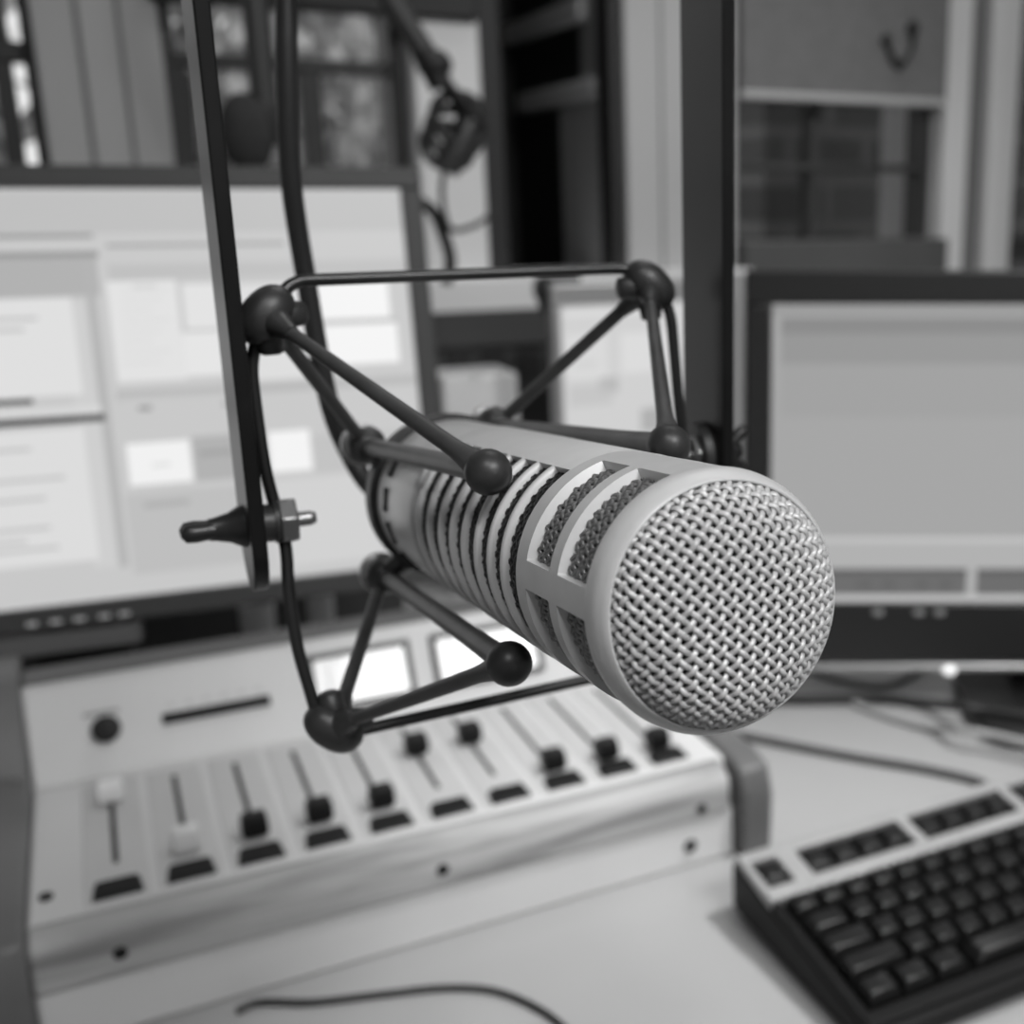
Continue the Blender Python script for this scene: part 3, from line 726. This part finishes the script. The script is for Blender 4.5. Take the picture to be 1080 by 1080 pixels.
# casings
def casing(n, x0, x1, z0, z1, m, grooves=(), d=.022):
    bb = MB(); bb.box((x0, WY - d, z0), (x1, WY + .001, z1)); o = struct(bb.build('trim_%d' % n, M[m], None, bevel=.003))
    for g0, g1 in grooves:
        q = MB(); q.box((g0, WY - d - .0008, z0), (g1, WY - d + .001, z1)); q.build('groove', M['groove'], o)
casing(2, -.012, .116, ZS0, ZT, 'frame_grey', [(.030, .036), (.072, .077)])
casing(3, .402, .488, ZS0, ZT, 'frame', [])
casing(4, .690, .864, ZS0 - .05, ZT, 'frame_soft', [(.742, .746)])
casing(5, 1.240, 1.390, .9, ZT, 'frame', [(1.288, 1.325)])
b = MB(); b.box((1.318, WY - .040, .9), (1.352, WY - .021, ZT)); struct(b.build('trim_6', M['frame'], None, bevel=.003))
# dark recess right of window 2, with two pale rails along its right side
b = MB()
b.box((.47, 2.05, ZS0 - .06), (.75, 2.08, ZT + .1)); b.box((.474, WY + .14, ZS0 - .06), (.488, 2.05, ZT + .1)); b.box((.69, WY + .14, ZS0 - .06), (.75, 2.05, ZT + .1)); b.box((.474, WY + .1, ZT), (.75, 2.08, ZT + .1)); b.box((.474, WY + .1, ZS0 - .12), (.75, 2.08, ZS0 - .045))
struct(b.build('wall_recess', M['dark'], None, smooth=0))
b = MB(); b.box((.672, 1.70, TZ + .690), (.690, 2.045, TZ + .722)); struct(b.build('trim_7', M['frame'], None, bevel=.003))
b = MB(); b.box((.672, 1.66, TZ + .580), (.690, 1.98, TZ + .610)); struct(b.build('trim_8', M['frame'], None, bevel=.003))
b = MB(); b.box((.676, 1.64, TZ + .30), (.690, 1.80, TZ + .578)); struct(b.build('trim_9', M['frame_grey'], None, bevel=.003))
b = MB(); b.box((.488, WY - .012, ZS0), (.520, WY + .03, ZT)); b.box((.670, WY - .012, ZS0), (.690, WY + .03, ZT)); struct(b.build('door_1', M['dark'], None, bevel=.003))
b = MB(); b.box((.520, 2.02, ZS0), (.548, 2.05, ZT)); struct(b.build('trim_10', M['charcoal'], None))
# blind over the right window, low ledge under its pane
b = MB(); b.box((.868, WY - .030, TZ + .590), (1.236, WY - .018, ZT)); bl = b.build('roller_blind', M['blind'], None, bevel=.002); tag(bl, 'pale fabric blind half lowered over the dark window at upper right', 'window blind')
b = MB(); b.box((.868, WY - .034, TZ + .583), (1.236, WY - .014, TZ + .594)); b.build('hem_bar', M['frame_grey'], bl, bevel=.002)
b = MB(); b.box((.866, WY - .05, TZ + .33), (1.238, WY + .02, TZ + .382)); struct(b.build('trim_11', M['charcoal2'], None, bevel=.003))
hk = thing('blind_bracket', onY(955, 45, 1.56), 'small dark two-knobbed hook in front of the pale blind, upper right', 'hook')
for nm, px, py, r in (('knob', 935, 42, .008), ('knob', 963, 30, .010)):
    p = onY(px, py, 1.565); b = MB(); b.ell(p, np.eye(3), (r, r, r * 1.2), 16, 10); b.build(nm, M['dark'], hk)
b = MB(); b.tube(bez([onY(935, 44, 1.565), onY(941, 58, 1.565), onY(950, 70, 1.565), onY(962, 50, 1.567), onY(963, 32, 1.565)], 6), .0045, 10); b.tube([onY(950, 68, 1.565), onY(950, 66, 1.572)], .005, 8); b.build('hook_arm', M['dark'], hk)

# things under the sill, between the monitors
rk = thing('rack_unit', (.60, 1.44, TZ), 'dark equipment rack with black slots under the window sill, between the monitors', 'equipment rack')
b = MB(); b.box((.30, 1.40, TZ), (.74, 1.495, TZ + .292)); b.build('cabinet', M['charcoal'], rk, bevel=.004)
for px in (485, 520, 559):
    p = onY(px, 382, 1.40); b = MB(); b.box((p[0] - .015, 1.396, p[2] - .020), (p[0] + .012, 1.402, p[2] + .018)); b.build('slot', M['dark'], rk)
b = MB(); p = onY(515, 365, 1.40); b.box((.30, 1.392, p[2]), (.74, 1.402, p[2] + .043)); b.build('front_rail', M['charcoal'], rk, bevel=.002)
a_, c_ = onY(466, 396, 1.30), onY(545, 446, 1.30)
b = MB(); b.box((a_[0], 1.30, TZ), (c_[0] + .004, 1.37, a_[2] - .002)); tag(b.build('storage_carton', M['whitebox'], None, bevel=.004), 'pale carton standing on the desk in front of the dark rack', 'box')
ph = thing('slim_monitor', (.56, 1.26, TZ), 'pale-framed slim monitor showing a bright white page, between the two larger monitors', 'monitor')
TY = 1.22; a_, c_ = onY(585, 302, TY), onY(724, 452, TY); tz1 = a_[2] + .003; tz0 = TZ + .075; tx0, tx1 = a_[0] - .003, c_[0] + .02
b = MB(); b.box((tx0, TY + .002, tz0), (tx1, TY + .020, tz1)); b.build('housing', M['silver'], ph, bevel=.003)
sx0, sx1, sz0, sz1 = tx0 + .009, tx1 - .009, tz0 + .014, onY(650, 321, TY)[2]
s = Scr(V(sx0, TY + .0015, sz0), XA, UP, V(0, -1, 0)); s.lim = ((0, 0), (sx1 - sx0, sz1 - sz0)); s.rect(0, sx1 - sx0, 0, sz1 - sz0, .62, 0)
for x0, y0, x1, y1, e in ((595, 326, 700, 332, .70), (597, 352, 640, 400, .68), (600, 405, 646, 428, .55), (632, 398, 652, 414, .46), (676, 430, 700, 455, .42), (655, 350, 704, 392, .70), (606, 380, 630, 388, .58)): s.px(x0, y0, x1, y1, e, 1)
s.build('screen', s.mats, ph, smooth=0)
b = MB(); b.lathe(V((tx0 + tx1) / 2, TY + .03, TZ), UP, [(0, .0001), (0, .075), (.006, .073), (.01, .02), (.012, .0001)], 36); b.box(((tx0 + tx1) / 2 - .02, TY + .018, TZ + .008), ((tx0 + tx1) / 2 + .02, TY + .034, TZ + .15)); b.build('stand', M['silver'], ph)
cw = thing('webcam', onY(572, 312, 1.21), 'small black clip-on camera at the upper left corner of the slim monitor', 'camera')
b = MB(); q = onY(571, 305, 1.212); b.ell(q, np.eye(3), (.009, .009, .014), 16, 10); q2 = onY(575, 328, 1.213); b.tube([q, q2], [.008, .005], 12); b.build('body', M['dark'], cw)
b = MB(); b.tube([q + V(0, .004, .004), V(q[0] + .006, TY + .008, tz1 + .004), V(tx0 + .035, TY + .008, tz1 + .004)], .0035, 10); b.build('clip', M['dark'], cw)
for px, py, w, lab in ((270, 636, .013, 'small pale plastic pot behind the console, left of the pair'), (337, 624, .010, 'small pale plastic pot behind the console, right of the pair')):
    p = onY(px, py, 1.02); b = MB(); h = p[2] - TZ
    b.lathe(V(p[0], 1.02, TZ), UP, [(0, .0001), (0, w * .9), (h, w * 1.1), (h, w), (.01, w * .8), (.01, .0001)], 28); tag(b.build('plastic_pot', M['cup'], None), lab, 'pot', 'pale pots behind the console')
# box added as a dark backdrop for the gap under the left monitor
b = MB(); b.box((-.10, 1.20, TZ), (.26, 1.26, TZ + .11)); tag(b.build('dark_backing_box', M['charcoal'], None, bevel=.003), 'low dark backing box added on the desk behind the console under the left monitor', 'box')

# second and third microphones on boom arms behind the left monitor
bm = thing('hanging_microphone', onY(262, 140, 1.25), 'black foam-covered microphone hanging on a grey tube behind the left monitor', 'microphone')
b = MB(); q = onY(281, 128, 1.25); b.tube([q, q + UP * .2, V(q[0], q[1], 2.7)], .0125, 16); b.build('boom_tube', M['boomgrey'], bm)
b = MB(); b.ell(onY(260, 140, 1.25), np.eye(3), (.024, .024, .036), 24, 16, power=.9); b.ell(onY(285, 128, 1.25), np.eye(3), (.016, .016, .022), 16, 12); b.build('windscreen', M['foam'], bm)
b = MB(); b.tube([onY(262, 150, 1.25), onY(262, 210, 1.25)], .011, 14); b.build('body', M['bezel'], bm)
ba = thing('microphone_boom', onY(470, 90, 1.30), 'grey boom arm with black joint, springs and a hanging mic, by the window post', 'microphone boom')
b = MB(); b.tube([onY(340, -170, 1.30), onY(412, 0, 1.30), onY(455, 66, 1.30)], .0125, 16); q = onY(342, -165, 1.30); b.tube([q, V(q[0], q[1], 2.7)], .014, 16); b.build('upper_tube', M['boomgrey'], ba)
b = MB(); b.ell(onY(458, 68, 1.30), np.eye(3), (.019, .016, .016), 18, 12); b.tube([onY(445, 52, 1.3), onY(466, 92, 1.3)], .013, 12); b.build('joint', M['dark'], ba)
b = MB(); b.tube([onY(464, 80, 1.30), onY(498, 128, 1.30)], .008, 12); b.tube([onY(476, 92, 1.29), onY(512, 132, 1.29)], .0035, 8); b.build('lower_tube', M['dark'], ba)
b = MB()
for k in range(3): t = np.linspace(0, 2 * pi, 24, endpoint=False); c0 = onY(486 - k * 7, 126 + k * 14, 1.30); b.tube([c0 + V(cos(q), .4 * sin(q), sin(q) * .9) * (.029 - k * .002) for q in t], .0058, 8, closed=True)
b.build('shock_ring', M['dark'], ba)
b = MB(); b.tube([onY(496, 128, 1.30), onY(487, 150, 1.30), onY(470, 178, 1.30)], [.015, .018, .015], 16); b.build('microphone_body', M['bezel'], ba)
b = MB(); b.tube(bez([onY(505, 120, 1.3), onY(440, 212, 1.30), onY(456, 222, 1.30), onY(467, 245, 1.30), onY(475, 275, 1.30), onY(470, 300, 1.30)][1:], 8), .0065, 10); b.tube(bez([onY(472, 170, 1.3), onY(466, 200, 1.29), onY(474, 240, 1.29), onY(500, 238, 1.29), onY(524, 222, 1.29)], 8), .003, 8); b.build('hanging_cable', M['dark'], ba)

# ================================================================== OUTSIDE
b = MB(); b.box((-6, 1.75, -.12), (8, 9, -.02)); struct(b.build('ground', M['outside'], None, smooth=0))
def shrub(cx, cy, z0, h, w, n, label, seed):
    r = np.random.default_rng(seed); t = thing('garden_shrub', (cx, cy, -.02), label, 'shrub', 'shrubs outside the window')
    bb = MB()
    for k in range(5): bb.tube(bez([V(cx, cy, -.02), V(cx + r.normal() * .1, cy + r.normal() * .1, z0 * .6), V(cx + r.normal() * w * .4, cy + r.normal() * .2, z0 + h * .5)], 5), .015, 6)
    bb.build('stem', M['bark'], t)
    bb = MB(); vs = []; fs = []
    for k in range(n):
        q = nrm(r.normal(size=3)) * r.random() ** .4; c0 = V(cx + q[0] * w, cy + q[1] * w * .6, z0 + h / 2 + q[2] * h / 2)
        x, y, z = basis(r.normal(size=3)); s_ = .05 + .07 * r.random(); i = len(vs)
        vs += [c0 - y * s_, c0 + x * s_ * .45 + z * .004, c0 + y * s_, c0 - x * s_ * .45 + z * .004]; fs.append((i, i + 1, i + 2, i + 3))
    bb.add(vs, fs); bb.build('foliage', M['leaf'], t, smooth=0)
shrub(.36, 4.9, .55, 2.1, .40, 1000, 'leafy shrub outside under the dark rolled blind, beside the wide grey post', 1)
shrub(1.40, 4.9, .55, 2.1, .42, 1000, 'leafy shrub outside under the dark rolled blind, on the side of the boom arm', 2)
shrub(1.10, 6.0, .55, 2.3, .50, 1100, 'leafy shrub outside under the dark rolled blind, standing behind the two nearer ones', 4)
shrub(-.47, 4.9, .55, 2.0, .40, 1000, 'leafy shrub outside the dark-framed window at far left', 3)
b = MB(); b.box((1.5, 2.6, -.05), (4.6, 2.9, 3.2)); struct(b.build('wall_outside', M['brick'], None, smooth=0))

# ================================================================== LIGHT, SKY, CAMERA
def fixture(name, x, y, sx, sy, power, label):
    t = thing(name, (x, y, 2.7), label, 'ceiling light', 'ceiling panel lights')
    b = MB(); b.box((x - sx / 2 - .02, y - sy / 2 - .02, 2.655), (x + sx / 2 + .02, y + sy / 2 + .02, 2.70)); b.build('lamp_housing', M['silver'], t, bevel=.003)
    b = MB(); b.box((x - sx / 2, y - sy / 2, 2.648), (x + sx / 2, y + sy / 2, 2.656)); b.build('diffuser', M['diffuser'], t)
    l = bpy.data.lights.new(name + '_lamp', 'AREA'); l.shape = 'RECTANGLE'; l.size, l.size_y = sx, sy; l.energy = power
    o = bpy.data.objects.new(name + '_lamp', l); COL.objects.link(o); o.parent = t; o.location = (0, 0, -.06)
fixture('ceiling_light', .75, 1.15, .9, .45, 1.2, 'flat ceiling panel light above the desk')
fixture('ceiling_light', .55, -1.3, .9, .45, 46, 'flat ceiling panel light added unseen behind the viewer')  # extra unseen panel, added to brighten faces turned to the viewer
from mathutils import Vector
def spot(x, y, aim, watt, deg, label, soft=.06):  # added spots, out of view, to brighten console, microphone and sill
    tl = thing('added_spotlight', (x, y, 2.7), label, 'added_spotlight', 'added ceiling spots')
    p = V(x, y, 2.45); ld = nrm(aim - p)
    b = MB(); b.tube([V(x, y, 2.70), p - ld * .02], .012, 12); b.lathe(V(x, y, 2.70), -UP, [(0, .0001), (0, .05), (.02, .05), (.022, .0001)], 28); b.build('stem', M['bezel'], tl)
    b = MB(); b.lathe(p, ld, [(-.06, .0001), (-.06, .05), (-.04, .065), (.05, .075), (.05, .070), (-.03, .058), (-.03, .0001)], 32); b.build('can', M['bezel'], tl)
    l = bpy.data.lights.new('added_spot_bulb', 'SPOT'); l.energy = watt; l.spot_size = rad(deg); l.spot_blend = 1; l.shadow_soft_size = soft
    o = bpy.data.objects.new('added_spot_bulb', l); COL.objects.link(o); o.parent = tl; o.location = p + ld * .055 - V(x, y, 2.7); o.rotation_euler = Vector(ld).to_track_quat('-Z', 'Y').to_euler()
spot(.95, .2, V(.44, .62, .84), 98, 28, 'added unseen black ceiling spot aimed down at the mixing console')
spot(-.30, -.50, V(.09, .25, 1.10), 24, 20, 'added unseen black ceiling spot aimed at the large microphone', .09)
spot(1.3, -.3, V(.70, 1.5, 1.02), 60, 38, 'added unseen black ceiling spot aimed at the window sill')
w = bpy.data.worlds.new('overcast'); scn.world = w; w.use_nodes = True
bg = w.node_tree.nodes['Background']; bg.inputs[0].default_value = (.9, .9, .9, 1); bg.inputs[1].default_value = 1.25

cam = bpy.data.cameras.new('camera'); co = bpy.data.objects.new('camera', cam); COL.objects.link(co)
co.location = EYE; co.rotation_euler = (pi / 2 - PITCH, 0, -YAW)
cam.sensor_width = 36; cam.lens = 36 * FPX / 1080; cam.shift_x = (540 - CXP) / 1080; cam.shift_y = 0
cam.clip_start = .01; cam.clip_end = 100
cam.dof.use_dof = True; cam.dof.focus_distance = .262; cam.dof.aperture_fstop = cam.lens / 4.0; cam.dof.aperture_blades = 7
scn.camera = co
vs_ = scn.view_settings; vs_.view_transform = 'Standard'; vs_.look = 'None'; vs_.exposure = 0; vs_.gamma = 1; vs_.use_curve_mapping = False
